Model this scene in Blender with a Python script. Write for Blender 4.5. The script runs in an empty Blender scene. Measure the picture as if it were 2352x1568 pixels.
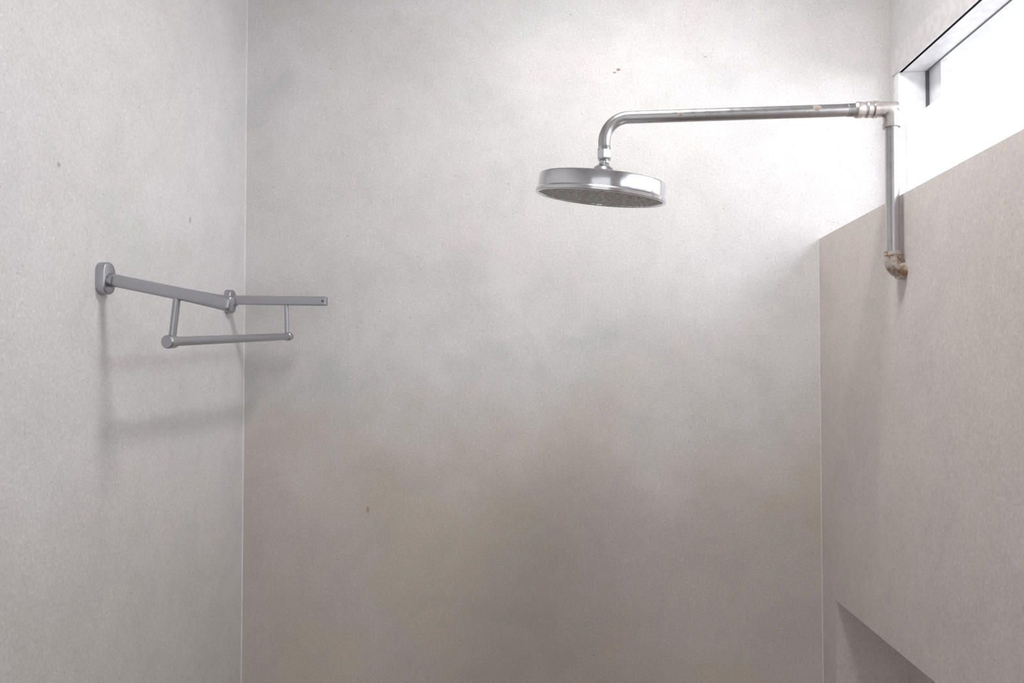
import bpy, bmesh, math, random
from mathutils import Vector, Matrix
random.seed(4)
S = bpy.context.scene
S.view_settings.view_transform = 'Standard'
S.view_settings.look = 'None'
S.view_settings.exposure = 0.0

# ------------------------------------------------------------ dimensions (metres)
XL, XR, XW, YB = -0.712, 0.5363, 0.686, 1.60
YF = -1.3
LEDGE = 1.889
CEIL = 2.62

# ------------------------------------------------------------ materials
def newmat(name):
    m = bpy.data.materials.new(name); m.use_nodes = True
    nt = m.node_tree
    return m, nt, nt.nodes['Principled BSDF']

def noise(nt, vec, scale, detail=3, rough=.55, dist=0.0):
    n = nt.nodes.new('ShaderNodeTexNoise')
    n.inputs['Scale'].default_value = scale
    n.inputs['Detail'].default_value = detail
    n.inputs['Roughness'].default_value = rough
    n.inputs['Distortion'].default_value = dist
    nt.links.new(vec, n.inputs['Vector'])
    return n.outputs['Fac']

def maprange(nt, v, a, b, c=0.0, d=1.0, smooth=True):
    n = nt.nodes.new('ShaderNodeMapRange')
    if smooth: n.interpolation_type = 'SMOOTHSTEP'
    for i, x in zip(('From Min', 'From Max', 'To Min', 'To Max'), (a, b, c, d)):
        n.inputs[i].default_value = x
    nt.links.new(v, n.inputs['Value'])
    return n.outputs['Result']

def mixc(nt, fac, a, b, mode='MIX'):
    n = nt.nodes.new('ShaderNodeMix'); n.data_type = 'RGBA'; n.blend_type = mode
    if isinstance(fac, (int, float)): n.inputs[0].default_value = fac
    else: nt.links.new(fac, n.inputs[0])
    for idx, c in ((6, a), (7, b)):
        if isinstance(c, tuple): n.inputs[idx].default_value = (*c, 1)
        else: nt.links.new(c, n.inputs[idx])
    return n.outputs[2]

def math2(nt, op, a, b):
    n = nt.nodes.new('ShaderNodeMath'); n.operation = op
    for i, v in enumerate((a, b)):
        if isinstance(v, (int, float)): n.inputs[i].default_value = v
        else: nt.links.new(v, n.inputs[i])
    return n.outputs[0]

def plaster(name, base, warm, cool, offset=(0, 0, 0), warm_z=None, marks=(), pink=None, grey_band=None, speck=1.0):
    m, nt, bs = newmat(name)
    g = nt.nodes.new('ShaderNodeNewGeometry')
    mp = nt.nodes.new('ShaderNodeMapping'); mp.inputs['Location'].default_value = offset
    nt.links.new(g.outputs['Position'], mp.inputs['Vector'])
    P = mp.outputs['Vector']
    sp = nt.nodes.new('ShaderNodeSeparateXYZ'); nt.links.new(g.outputs['Position'], sp.inputs[0])
    wob = math2(nt, 'SUBTRACT', noise(nt, P, 2.6, 5, .55), .5)
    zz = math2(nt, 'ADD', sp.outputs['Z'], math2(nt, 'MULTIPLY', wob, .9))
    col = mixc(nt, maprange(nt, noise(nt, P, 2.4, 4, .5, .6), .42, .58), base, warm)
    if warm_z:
        col = mixc(nt, maprange(nt, zz, warm_z[0], warm_z[1], warm_z[3], 0.0), col, warm_z[2])  # browner plaster low down; light falling off towards the floor is painted in
    cf = maprange(nt, noise(nt, P, 3.6, 5, .55, .5), .48, .68, 0, .5)
    if grey_band:   # band of greyer tone at mid height, fading out towards the right
        band = math2(nt, 'MULTIPLY', maprange(nt, zz, grey_band[0], grey_band[0] + .14), maprange(nt, zz, grey_band[1] - .25, grey_band[1], 1, 0))
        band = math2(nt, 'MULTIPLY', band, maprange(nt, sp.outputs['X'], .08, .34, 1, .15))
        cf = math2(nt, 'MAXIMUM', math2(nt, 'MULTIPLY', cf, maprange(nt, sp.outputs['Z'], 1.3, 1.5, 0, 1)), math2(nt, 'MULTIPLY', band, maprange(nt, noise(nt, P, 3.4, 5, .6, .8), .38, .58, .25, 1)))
    col = mixc(nt, cf, col, cool)
    if pink:
        mp2 = nt.nodes.new('ShaderNodeMapping'); mp2.inputs['Location'].default_value = (4.4, 1.7, 9.2)
        nt.links.new(g.outputs['Position'], mp2.inputs['Vector'])
        pf = maprange(nt, noise(nt, mp2.outputs[0], 2.6, 4, .5, .4), .46, .58, 0, .8)
        pf = math2(nt, 'MULTIPLY', pf, maprange(nt, zz, 1.35, 1.5, 1, .1))
        col = mixc(nt, pf, col, pink)
    # trowel haze
    col = mixc(nt, maprange(nt, noise(nt, P, 6.5, 6, .62, 1.3), .40, .64, 0, 1), col, mixc(nt, 1.0, col, (.955, .956, .957), 'MULTIPLY'))
    col = mixc(nt, maprange(nt, noise(nt, P, 34, 4, .6, .4), .40, .66, 0, 1), col, mixc(nt, 1.0, col, (.975, .975, .974), 'MULTIPLY'))
    # fine grain
    col = mixc(nt, maprange(nt, noise(nt, P, 230, 4, .75), .36, .64, 0, 1), col, mixc(nt, 1.0, col, (.875, .875, .875), 'MULTIPLY'))
    # sparse dark and light specks
    for sc, thr, c, am in ((75, .07, (.74, .73, .73), .85), (90, .10, (1.17, 1.16, 1.16), .9), (17, .018, (.5, .48, .46), .85)):
        v = nt.nodes.new('ShaderNodeTexVoronoi'); v.inputs['Scale'].default_value = sc
        nt.links.new(P, v.inputs['Vector'])
        f = maprange(nt, v.outputs['Distance'], thr, thr * 1.7, am * speck, 0)
        col = mixc(nt, f, col, mixc(nt, 1.0, col, c, 'MULTIPLY'))
    for (pt, r, c, sq) in marks:
        vm = nt.nodes.new('ShaderNodeVectorMath'); vm.operation = 'SUBTRACT'
        nt.links.new(g.outputs['Position'], vm.inputs[0]); vm.inputs[1].default_value = pt
        vs = nt.nodes.new('ShaderNodeVectorMath'); vs.operation = 'MULTIPLY'
        nt.links.new(vm.outputs[0], vs.inputs[0]); vs.inputs[1].default_value = sq
        vl = nt.nodes.new('ShaderNodeVectorMath'); vl.operation = 'LENGTH'
        nt.links.new(vs.outputs[0], vl.inputs[0])
        d = math2(nt, 'ADD', vl.outputs['Value'], math2(nt, 'MULTIPLY', noise(nt, P, 180, 3), r * .9))
        col = mixc(nt, maprange(nt, d, r * .8, r * 1.5, .8, 0), col, c)
    nt.links.new(col, bs.inputs['Base Color'])
    bs.inputs['Roughness'].default_value = .66
    bs.inputs['Specular IOR Level'].default_value = .25
    b = nt.nodes.new('ShaderNodeBump'); b.inputs['Strength'].default_value = .15
    b.inputs['Distance'].default_value = .002
    nt.links.new(math2(nt, 'ADD', noise(nt, P, 150, 3), math2(nt, 'MULTIPLY', noise(nt, P, 12, 4), 2.0)), b.inputs['Height'])
    nt.links.new(b.outputs[0], bs.inputs['Normal'])
    return m

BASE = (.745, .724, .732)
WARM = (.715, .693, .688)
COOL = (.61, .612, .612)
BROWN = (.585, .53, .47)  # lower back wall: brown tone with its dimmer light put into the colour
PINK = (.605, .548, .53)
M_back = plaster('plaster_back', BASE, WARM, COOL, (3.1, 0, .7), (1.20, 1.72, BROWN, .95), pink=PINK, grey_band=(1.40, 1.78),
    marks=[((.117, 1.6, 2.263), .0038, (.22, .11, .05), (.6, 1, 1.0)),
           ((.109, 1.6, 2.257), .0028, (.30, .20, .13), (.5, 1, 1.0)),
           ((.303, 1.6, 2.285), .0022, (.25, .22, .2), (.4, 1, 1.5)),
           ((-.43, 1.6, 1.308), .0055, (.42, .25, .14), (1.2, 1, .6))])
M_left = plaster('plaster_left', BASE, (.725, .705, .706), (.665, .67, .672), (7, 2, 1), (1.0, 1.6, (.665, .638, .61), .8),
    marks=[((XL, .99, 1.898), .005, (.36, .34, .34), (1, 1, 1)),
           ((XL, 1.358, 1.897), .005, (.42, .40, .41), (1, 1, .6))])
M_right = plaster('plaster_right', (.72, .665, .63), (.70, .64, .595), (.675, .645, .635), (1, 5, 2.5), None, pink=(.685, .63, .615))
M_ceil = plaster('plaster_ceiling', (.80, .79, .795), (.78, .76, .765), (.76, .76, .765))
M_floor = plaster('floor_screed', (.45, .39, .335), (.43, .36, .30), (.41, .37, .33))

def simple(name, col, rough=.5, metal=0.0, **k):
    m, nt, bs = newmat(name)
    g = nt.nodes.new('ShaderNodeNewGeometry')
    n = noise(nt, g.outputs['Position'], k.get('ns', 60), 4, .6)
    v = k.get('var', .06)
    c = mixc(nt, maprange(nt, n, .35, .65), tuple(x * (1 - v) for x in col), tuple(min(1, x * (1 + v)) for x in col))
    nt.links.new(c, bs.inputs['Base Color'])
    bs.inputs['Metallic'].default_value = metal
    rv = k.get('rvar', .08)
    nt.links.new(maprange(nt, noise(nt, g.outputs['Position'], k.get('rs', 90), 4), .3, .7, max(.02, rough - rv), rough + rv), bs.inputs['Roughness'])
    return m

def stained(name, col, stain, rough, metal, scale, lo, hi, amt, patches=(), bump=.06):
    m, nt, bs = newmat(name)
    g = nt.nodes.new('ShaderNodeNewGeometry'); P = g.outputs['Position']
    f = maprange(nt, noise(nt, P, scale, 5, .65), lo, hi, 0, amt)
    for (pt, r) in patches:
        vm = nt.nodes.new('ShaderNodeVectorMath'); vm.operation = 'DISTANCE'
        nt.links.new(P, vm.inputs[0]); vm.inputs[1].default_value = pt
        d = math2(nt, 'ADD', vm.outputs['Value'], math2(nt, 'MULTIPLY', noise(nt, P, 260, 3), r))
        f = math2(nt, 'MAXIMUM', f, maprange(nt, d, r * .9, r * 1.5, .85, 0))
    c = mixc(nt, maprange(nt, noise(nt, P, 30, 4), .3, .7), tuple(x * .95 for x in col), tuple(min(1, x * 1.04) for x in col))
    nt.links.new(mixc(nt, f, c, stain), bs.inputs['Base Color'])
    nt.links.new(maprange(nt, f, 0, 1, metal, .1, False), bs.inputs['Metallic'])
    nt.links.new(math2(nt, 'ADD', maprange(nt, f, 0, 1, rough, .75, False), maprange(nt, noise(nt, P, 80, 4), .3, .7, -.03, .04)), bs.inputs['Roughness'])
    b = nt.nodes.new('ShaderNodeBump'); b.inputs['Strength'].default_value = bump; b.inputs['Distance'].default_value = .0006
    nt.links.new(noise(nt, P, 220, 3), b.inputs['Height']); nt.links.new(b.outputs[0], bs.inputs['Normal'])
    return m

M_pipe = stained('galvanised_pipe', (.49, .485, .49), (.26, .19, .14), .29, 1.0, 120, .72, .84, .6,
                 patches=[((.402, 1.2005, 2.027), .0075), ((.187, 1.2005, 2.022), .0050), ((.31, 1.2005, 2.015), .0035)], bump=.01)
M_thread = simple('pipe_thread', (.30, .30, .30), .4, 1.0)
M_rusty = stained('rusty_fitting', (.55, .50, .46), (.27, .15, .075), .42, .8, 70, .46, .60, .95, bump=.2)
M_fit = stained('galvanised_fitting', (.50, .47, .46), (.34, .26, .23), .38, .85, 90, .53, .7, .6, bump=.15)
M_chrome = simple('chrome', (.62, .63, .655), .14, 1.0, rvar=.03, var=.03)
M_rack = simple('satin_steel', (.44, .45, .475), .35, 1.0, rvar=.01, var=.01, ns=25)
M_nozzle = stained('nozzle_plate', (.40, .39, .37), (.19, .17, .15), .5, .3, 160, .45, .6, .7)
M_rubber = simple('nozzle_rubber', (.55, .54, .52), .6)
M_white = simple('white_paint', (.86, .86, .88), .4)
M_arch = simple('window_surround_paint', (.74, .72, .72), .55)
M_alu = simple('window_aluminium', (.90, .91, .93), .4, 0)
M_gasket = simple('window_gasket', (.12, .125, .14), .6)
M_bead = simple('corner_grout', (.70, .69, .69), .7)

def glassmat(name, frost):
    m, nt, bs = newmat(name)
    nt.nodes.remove(bs)
    out = nt.nodes['Material Output']
    t = nt.nodes.new('ShaderNodeBsdfTransparent'); t.inputs[0].default_value = (.97, .98, .99, 1)
    o = nt.nodes.new('ShaderNodeBsdfTranslucent' if frost else 'ShaderNodeBsdfGlossy')
    o.inputs[0].default_value = (.95, .96, .98, 1)
    if not frost: o.inputs['Roughness'].default_value = .03
    mx = nt.nodes.new('ShaderNodeMixShader'); mx.inputs[0].default_value = .35 if frost else .05
    nt.links.new(t.outputs[0], mx.inputs[1]); nt.links.new(o.outputs[0], mx.inputs[2])
    nt.links.new(mx.outputs[0], out.inputs[0])
    return m
M_glass = glassmat('clear_glass', False); M_frost = glassmat('frosted_glass', True)

# ------------------------------------------------------------ mesh helpers
def obj_from_bm(bm, name, mat, parent=None, smooth=False, angle=35):
    bmesh.ops.recalc_face_normals(bm, faces=bm.faces)
    me = bpy.data.meshes.new(name); bm.to_mesh(me); bm.free()
    o = bpy.data.objects.new(name, me); S.collection.objects.link(o)
    for mm in (mat if isinstance(mat, (list, tuple)) else [mat]): me.materials.append(mm)
    if smooth:
        for p in me.polygons: p.use_smooth = True
        me.set_sharp_from_angle(angle=math.radians(angle))
    if parent: o.parent = parent
    return o

def bm_box(bm, x0, x1, y0, y1, z0, z1):
    vs = [bm.verts.new(p) for p in ((x0,y0,z0),(x1,y0,z0),(x1,y1,z0),(x0,y1,z0),(x0,y0,z1),(x1,y0,z1),(x1,y1,z1),(x0,y1,z1))]
    fs = []
    for f in ((0,3,2,1),(4,5,6,7),(0,1,5,4),(1,2,6,5),(2,3,7,6),(3,0,4,7)):
        fs.append(bm.faces.new([vs[i] for i in f]))
    return vs, fs

def boxes(name, mat, lst, parent=None, bevel=0):
    bm = bmesh.new()
    for b in lst: bm_box(bm, *b)
    if bevel: bmesh.ops.bevel(bm, geom=list(bm.edges), offset=bevel, segments=2, profile=.5, affect='EDGES')
    return obj_from_bm(bm, name, mat, parent, smooth=bool(bevel))

def tube(name, mat, pts, radii, parent=None, seg=40, cap=True, angle=35):
    """swept round section; repeated points with different radii give steps"""
    bm = bmesh.new()
    pts = [Vector(p) for p in pts]
    if not isinstance(radii, (list, tuple)): radii = [radii] * len(pts)
    n = len(pts); tang = []
    for i in range(n):
        a = i
        while a > 0 and (pts[a] - pts[i]).length < 1e-6: a -= 1
        b = i
        while b < n - 1 and (pts[b] - pts[i]).length < 1e-6: b += 1
        tang.append((pts[b] - pts[a]).normalized())
    ref = Vector((0, 1, 0))
    if abs(tang[0].dot(ref)) > .9: ref = Vector((0, 0, 1))
    u = (ref - tang[0] * ref.dot(tang[0])).normalized()
    rings = []
    for i in range(n):
        u = (u - tang[i] * u.dot(tang[i])).normalized(); v = tang[i].cross(u)
        rings.append([bm.verts.new(pts[i] + (u * math.cos(t) + v * math.sin(t)) * radii[i])
                      for t in (2 * math.pi * k / seg for k in range(seg))])
    for a, b in zip(rings, rings[1:]):
        for k in range(seg):
            bm.faces.new((a[k], a[(k + 1) % seg], b[(k + 1) % seg], b[k]))
    if cap:
        bm.faces.new(rings[0][::-1]); bm.faces.new(rings[-1])
    return obj_from_bm(bm, name, mat, parent, True, angle)

def lathe(name, mats, prof, parent=None, seg=96, matids=None, angle=35):
    bm = bmesh.new(); rings = []
    for r, z in prof:
        if r < 1e-6: rings.append([bm.verts.new((0, 0, z))])
        else: rings.append([bm.verts.new((r * math.cos(2*math.pi*k/seg), r * math.sin(2*math.pi*k/seg), z)) for k in range(seg)])
    for i, (a, b) in enumerate(zip(rings, rings[1:])):
        for k in range(seg):
            k2 = (k + 1) % seg
            if len(a) == 1: f = bm.faces.new((a[0], b[k2], b[k]))
            elif len(b) == 1: f = bm.faces.new((a[k], a[k2], b[0]))
            else: f = bm.faces.new((a[k], a[k2], b[k2], b[k]))
            if matids: f.material_index = matids[i]
    return obj_from_bm(bm, name, mats, parent, True, angle)

def empty(name, loc=(0, 0, 0)):
    e = bpy.data.objects.new(name, None); e.empty_display_size = .05; e.location = loc
    S.collection.objects.link(e); return e

# ------------------------------------------------------------ room shell
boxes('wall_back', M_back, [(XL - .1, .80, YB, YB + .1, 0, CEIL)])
boxes('wall_left', M_left, [(XL - .1, XL, YF, YB, 0, CEIL)])
NZ0, NZ1, NY0, NY1, NXB = .72, 1.155, .55, 1.5227, .6727
WZ0, WZ1, WY0, WY1 = 1.925, 2.275, .15, 1.585
XO = .80
boxes('wall_right', M_right, [
    (XR, XO, YF, YB, 0, NZ0), (XR, XO, YF, YB, NZ1, LEDGE),
    (XR, XO, YF, NY0, NZ0, NZ1), (XR, XO, NY1, YB, NZ0, NZ1), (NXB, XO, NY0, NY1, NZ0, NZ1)])
boxes('wall_right_upper', M_left, [
    (XW, XO, YF, YB, LEDGE, WZ0), (XW, XO, YF, YB, WZ1, CEIL),
    (XW, XO, YF, WY0, WZ0, WZ1), (XW, XO, WY1, YB, WZ0, WZ1)])
boxes('floor', M_floor, [(XL - .1, XO, YF, YB + .1, -.1, 0)])
boxes('ceiling', M_ceil, [(XL - .1, XO, YF, YB + .1, CEIL, CEIL + .1)])
tube('trim_1', M_bead, [(XL - .0012, YB + .0008, .0), (XL - .0012, YB + .0008, CEIL)], .0034, seg=12)
tube('trim_2', M_bead, [(XR + .0006, YB + .0004, .0), (XR + .0006, YB + .0004, LEDGE)], .0018, seg=12)

# ------------------------------------------------------------ window
win = empty('window_1', (XW, 1.0, 2.08))
def wbox(n, m, l, bevel=0):
    o = boxes(n, m, l, None, bevel); o.parent = win; o.matrix_parent_inverse = Matrix.Translation(-win.location); return o
FZ0, FZ1, FY0, FY1 = 1.94, 2.225, .18, 1.562
wbox('surround', M_arch, [(XW - .004, XW + .010, WY0, WY1, FZ1, WZ1)], .0015)
wbox('frame', M_white, [
    (XW + .002, XO, WY0, WY1, FZ1, WZ1 - .002), (XW + .002, XO, WY0, WY1, WZ0, FZ0),
    (XW, XO, FY1, WY1, FZ0, FZ1), (XW, XO, WY0, FY0, FZ0, FZ1)], .001)
wbox('upper_sash', M_alu, [
    (.746, .760, FY1 - .050, FY1, 2.10, FZ1), (.746, .760, FY0, FY0 + .04, 2.10, FZ1)], .001)
wbox('gasket', M_gasket, [
    (.740, .746, FY1 - .003, FY1 + .001, 2.11, FZ1), (.740, .743, FY0, FY1, FZ1 - .0015, FZ1 + .001)])
wbox('upper_glass', M_glass, [(.750, .754, FY0 + .04, FY1 - .050, 2.10, FZ1)])
wbox('lower_frame', M_white, [(.700, .716, FY1 - .004, FY1 + .002, FZ0, 2.125)])
wbox('lower_glass', M_frost, [(.706, .710, FY0, FY1 - .003, FZ0, 2.125)])

# ------------------------------------------------------------ shower pipe
PX, PY, PZ0, PZ1, PR = .520, 1.21, 1.775, 2.025, .0100
HX = .0653
pipe = empty('shower_pipe', (PX, PY, PZ1))
def par(o, e):
    o.parent = e; o.matrix_parent_inverse = Matrix.Translation(-e.location); return o
# riser
par(tube('riser', M_pipe, [(PX, PY, PZ0 + .012), (PX, PY, PZ1 - .012)], PR), pipe)
# wall elbow
def arc(c, r, a0, a1, n, y):
    return [(c[0] + r * math.cos(math.radians(a0 + (a1 - a0) * i / n)), y, c[1] + r * math.sin(math.radians(a0 + (a1 - a0) * i / n))) for i in range(n + 1)]
ec = arc((PX + .012, PZ0 + .004), .012, 180, 270, 10, PY)
pts = [(PX, PY, PZ0 + .022), (PX, PY, PZ0 + .022), (PX, PY, PZ0 + .016), (PX, PY, PZ0 + .016)] + ec + [(XR + .002, PY, PZ0 - .008)]
rad = [PR, .0128, .0132, .0118] + [.0118] * len(ec) + [.0118]
par(tube('wall_elbow', M_rusty, pts, rad), pipe)
par(tube('elbow_collar', M_rusty, [(XR - .010, PY, PZ0 - .008), (XR - .010, PY, PZ0 - .008), (XR - .001, PY, PZ0 - .008), (XR + .001, PY, PZ0 - .008)], [.0118, .0138, .0142, .0142]), pipe)
# top elbow fitting (riser to arm), with rims
c = arc((PX - .012, PZ1 - .012), .012, 0, 90, 10, PY)
pts = [(PX, PY, PZ1 - .030), (PX, PY, PZ1 - .030), (PX, PY, PZ1 - .024), (PX, PY, PZ1 - .024)] + c + \
      [(PX - .022, PY, PZ1), (PX - .022, PY, PZ1), (PX - .028, PY, PZ1), (PX - .028, PY, PZ1)]
rad = [PR, .0132, .0132, .0120] + [.0122] * len(c) + [.0120, .0132, .0132, .0105]
par(tube('top_elbow', M_fit, pts, rad), pipe)
par(tube('elbow_plug', M_fit, [(PX - .004, PY, PZ1 + .001), (PX + .008, PY, PZ1 + .001), (PX + .010, PY, PZ1 + .001)], [.0112, .0108, .009]), pipe)
# union / coupling
cx = PX - .028
pts, rad = [], []
for dx, r in ((0, .0105), (-.004, .0105), (-.004, .0125), (-.010, .0130), (-.012, .0118), (-.016, .0118), (-.018, .0128), (-.026, .0128), (-.028, .0112), (-.030, .0100)):
    pts.append((cx + dx, PY, PZ1)); rad.append(r)
par(tube('coupling', M_fit, pts, rad), pipe)
# threaded end
pts, rad = [], []
for i in range(13):
    pts.append((cx - .029 - i * .0010, PY, PZ1)); rad.append(.0104 if i % 2 else .0097)
par(tube('thread', M_thread, pts, rad, angle=80), pipe)
# arm
BR = .040
zl = 2.022
pts = [(cx - .038, PY, PZ1)]
for i in range(1, 12):
    t = i / 12; pts.append((cx - .038 + (HX + BR - (cx - .038)) * t, PY, PZ1 + (zl - PZ1) * t))
pts += arc((HX + BR, zl - BR), BR, 90, 180, 20, PY)
pts += [(HX, PY, 1.966)]
par(tube('arm', M_pipe, pts, PR, seg=48), pipe)

# ------------------------------------------------------------ shower head
piv = (HX, PY, 1.951)
head = empty('shower_head', piv)
def nut(name, mat, z0, z1, r, parent):
    bm = bmesh.new()
    rr = [(r * .93, z0), (r, z0 + .002), (r, z1 - .002), (r * .93, z1)]
    rings = [[bm.verts.new((q * math.cos(math.pi / 3 * k + .4), q * math.sin(math.pi / 3 * k + .4), z)) for k in range(6)] for q, z in rr]
    for a, b in zip(rings, rings[1:]):
        for k in range(6): bm.faces.new((a[k], a[(k + 1) % 6], b[(k + 1) % 6], b[k]))
    bm.faces.new(rings[0][::-1]); bm.faces.new(rings[-1])
    return obj_from_bm(bm, name, mat, parent)
nut('swivel_nut', M_chrome, .002, .019, .0122, head)
lathe('collar', M_chrome, [(0, .024), (.0102, .024), (.0108, .021), (.0108, .017), (0, .017)], head, 40)
lathe('ball_joint', M_chrome, [(0, .004)] + [(.0085 * math.sin(math.radians(a)), -.002 + .0085 * math.cos(math.radians(a))) for a in range(40, 150, 10)] + [(0, -.0100)], head, 40)
tilt = empty('head_tilt', (0, 0, 0)); tilt.parent = head
tilt.rotation_euler = (math.radians(6.8), math.radians(6.6), 0)
prof = [(0, -.004), (.0085, -.004), (.0100, -.007), (.0150, -.0095), (.0195, -.0150), (.0222, -.0220), (.0235, -.0260),
        (.030, -.0270), (.1000, -.0285), (.1025, -.0293), (.1036, -.0315), (.1040, -.0520), (.1054, -.0530), (.1068, -.0550),
        (.1068, -.0595), (.1058, -.0608), (.1030, -.0608), (.1015, -.0596), (.1010, -.0580), (0, -.0580)]
ids = [0] * (len(prof) - 2) + [1]
lathe('rose', [M_chrome, M_nozzle], prof, tilt, 128, ids, 28)
bm = bmesh.new()
for ring, cnt in ((.010, 5), (.024, 11), (.038, 18), (.052, 24), (.066, 30), (.080, 36), (.093, 42)):
    for k in range(cnt):
        a = 2 * math.pi * k / cnt + ring * 40
        mtx = Matrix.Translation((ring * math.cos(a), ring * math.sin(a), -.0592))
        bmesh.ops.create_cone(bm, cap_ends=True, segments=10, radius1=.0014, radius2=.0024, depth=.0028, matrix=mtx)
obj_from_bm(bm, 'nozzles', M_rubber, tilt, True)

# ------------------------------------------------------------ towel rack
rack = empty('towel_rack', (XL, 1.30, 1.75))
def stadium_plate(name, y, z, w, h, x0, x1, rot=0):
    bm = bmesh.new(); N = 14; r = w / 2
    out = []
    for i in range(N + 1):
        a = math.pi * i / N; out.append((r * math.cos(a), h / 2 - r + r * math.sin(a)))
    for i in range(N + 1):
        a = math.pi + math.pi * i / N; out.append((r * math.cos(a), -h / 2 + r + r * math.sin(a)))
    levels = [(x0, 1.0), (x1 - .002, 1.0), (x1 - .0006, .96), (x1, .90)]
    rings = []
    for x, s in levels:
        rings.append([bm.verts.new((x, y + (a * math.cos(rot) - b * math.sin(rot)) * s, z + (a * math.sin(rot) + b * math.cos(rot)) * (1 - (1 - s) * w / h))) for a, b in out])
    n = len(out)
    for p, q in zip(rings, rings[1:]):
        for k in range(n): bm.faces.new((p[k], p[(k + 1) % n], q[(k + 1) % n], q[k]))
    bm.faces.new(rings[0][::-1]); bm.faces.new(rings[-1])
    return par(obj_from_bm(bm, name, M_rack, None, True), rack)

def flatbar(name, p0, p1, hh, ww, rr, flare=1.0, endround=False):
    """bar with rounded-rectangular section: height hh (z), width ww (y)"""
    p0, p1 = Vector(p0), Vector(p1); d = (p1 - p0).normalized()
    yv = Vector((0, 1, 0)); yv = (yv - d * yv.dot(d)).normalized(); zv = d.cross(yv) * 1.0
    if zv.z < 0: zv = -zv
    sec = []
    for cxs, czs, a0 in ((1, 1, 0), (-1, 1, 90), (-1, -1, 180), (1, -1, 270)):
        for i in range(6):
            a = math.radians(a0 + 90 * i / 5)
            sec.append((cxs * (ww / 2 - rr) + rr * math.cos(a), czs * (hh / 2 - rr) + rr * math.sin(a)))
    L = (p1 - p0).length
    st = [(0, 1), (L * .6, 1.0), (L * .85, (1 + flare) / 2), (L - .006, flare)]
    st += [(L - .003, flare * .97), (L - .001, flare * .88), (L, flare * .7)] if endround else [(L - .0015, flare), (L, flare * .93)]
    bm = bmesh.new(); rings = []
    for t, s in st:
        rings.append([bm.verts.new(p0 + d * t + yv * a * s + zv * b * s) for a, b in sec])
    n = len(sec)
    for p, q in zip(rings, rings[1:]):
        for k in range(n): bm.faces.new((p[k], p[(k + 1) % n], q[(k + 1) % n], q[k]))
    bm.faces.new(rings[0][::-1]); bm.faces.new(rings[-1])
    return par(obj_from_bm(bm, name, M_rack, None, True), rack)

NYr, FYr = 1.089, 1.514
stadium_plate('wall_plate_near', NYr, 1.750, .030, .050, XL - .001, XL + .014)
stadium_plate('wall_plate_far', FYr, 1.757, .030, .050, XL - .001, XL + .014)
par(tube('boss_near', M_rack, [(XL + .012, NYr, 1.7475), (XL + .022, NYr, 1.746)], .0105), rack)
par(tube('boss_far', M_rack, [(XL + .012, FYr, 1.757), (XL + .022, FYr, 1.757)], .0100), rack)
flatbar('arm_near', (XL + .018, NYr, 1.7475), (-.504, NYr, 1.7085), .0195, .015, .006, 1.22, True)
flatbar('arm_far', (XL + .018, FYr, 1.760), (-.496, FYr, 1.756), .019, .013, .003, 1.0)
par(tube('end_screw', M_gasket, [(-.503, FYr - .0062, 1.756), (-.503, FYr - .0074, 1.756)], .0028, seg=16), rack)
par(tube('post_near', M_rack, [(-.590, NYr, 1.722), (-.598, NYr, 1.653)], .0055, seg=24), rack)
par(tube('post_far', M_rack, [(-.583, FYr, 1.752), (-.581, FYr, 1.683)], .0042, seg=24), rack)
a = Vector((-.598, NYr - .004, 1.652)); b = Vector((-.580, FYr + .004, 1.683))
par(tube('hanging_rail', M_rack, [a, b], .0073, seg=32), rack)
d = (b - a).normalized()
par(tube('rail_cap_near', M_rack, [a - d * .010, a - d * .008, a + d * .008, a + d * .010], [.0085, .0103, .0103, .0088], seg=32), rack)
par(tube('rail_cap_far', M_rack, [b - d * .008, b - d * .007, b + d * .007, b + d * .008], [.0078, .0088, .0088, .0078], seg=32), rack)

# ------------------------------------------------------------ light
w = bpy.data.worlds.new('sky'); S.world = w; w.use_nodes = True
bg = w.node_tree.nodes['Background']
bg.inputs[0].default_value = (.98, .98, 1.0, 1); bg.inputs[1].default_value = 1.17

def area(name, loc, target, sx, sy, power, col):
    l = bpy.data.lights.new(name, 'AREA'); l.shape = 'RECTANGLE'; l.size = sx; l.size_y = sy
    l.energy = power; l.color = col
    o = bpy.data.objects.new(name, l); S.collection.objects.link(o); o.location = loc
    o.rotation_euler = (Vector(target) - Vector(loc)).to_track_quat('-Z', 'Y').to_euler()
    return o
area('daylight_outside_window', (1.25, .70, 2.35), (-.6, .70, 1.75), 1.3, .8, 27, (.965, .978, 1.0))
area('ceiling_light', (.15, 1.0, CEIL - .02), (.15, 1.0, 0), .2, .2, 8.6, (1.0, .985, .97))

# ------------------------------------------------------------ camera
cam = bpy.data.cameras.new('camera'); co = bpy.data.objects.new('camera', cam); S.collection.objects.link(co)
cam.sensor_width = 36; cam.lens = 1700 / 2352 * 36
cam.shift_y = 37.5 / 2352
cam.clip_start = .02
co.location = (0, 0, 1.6)
co.rotation_euler = (math.radians(91.4), 0, math.radians(4.07))
S.camera = co
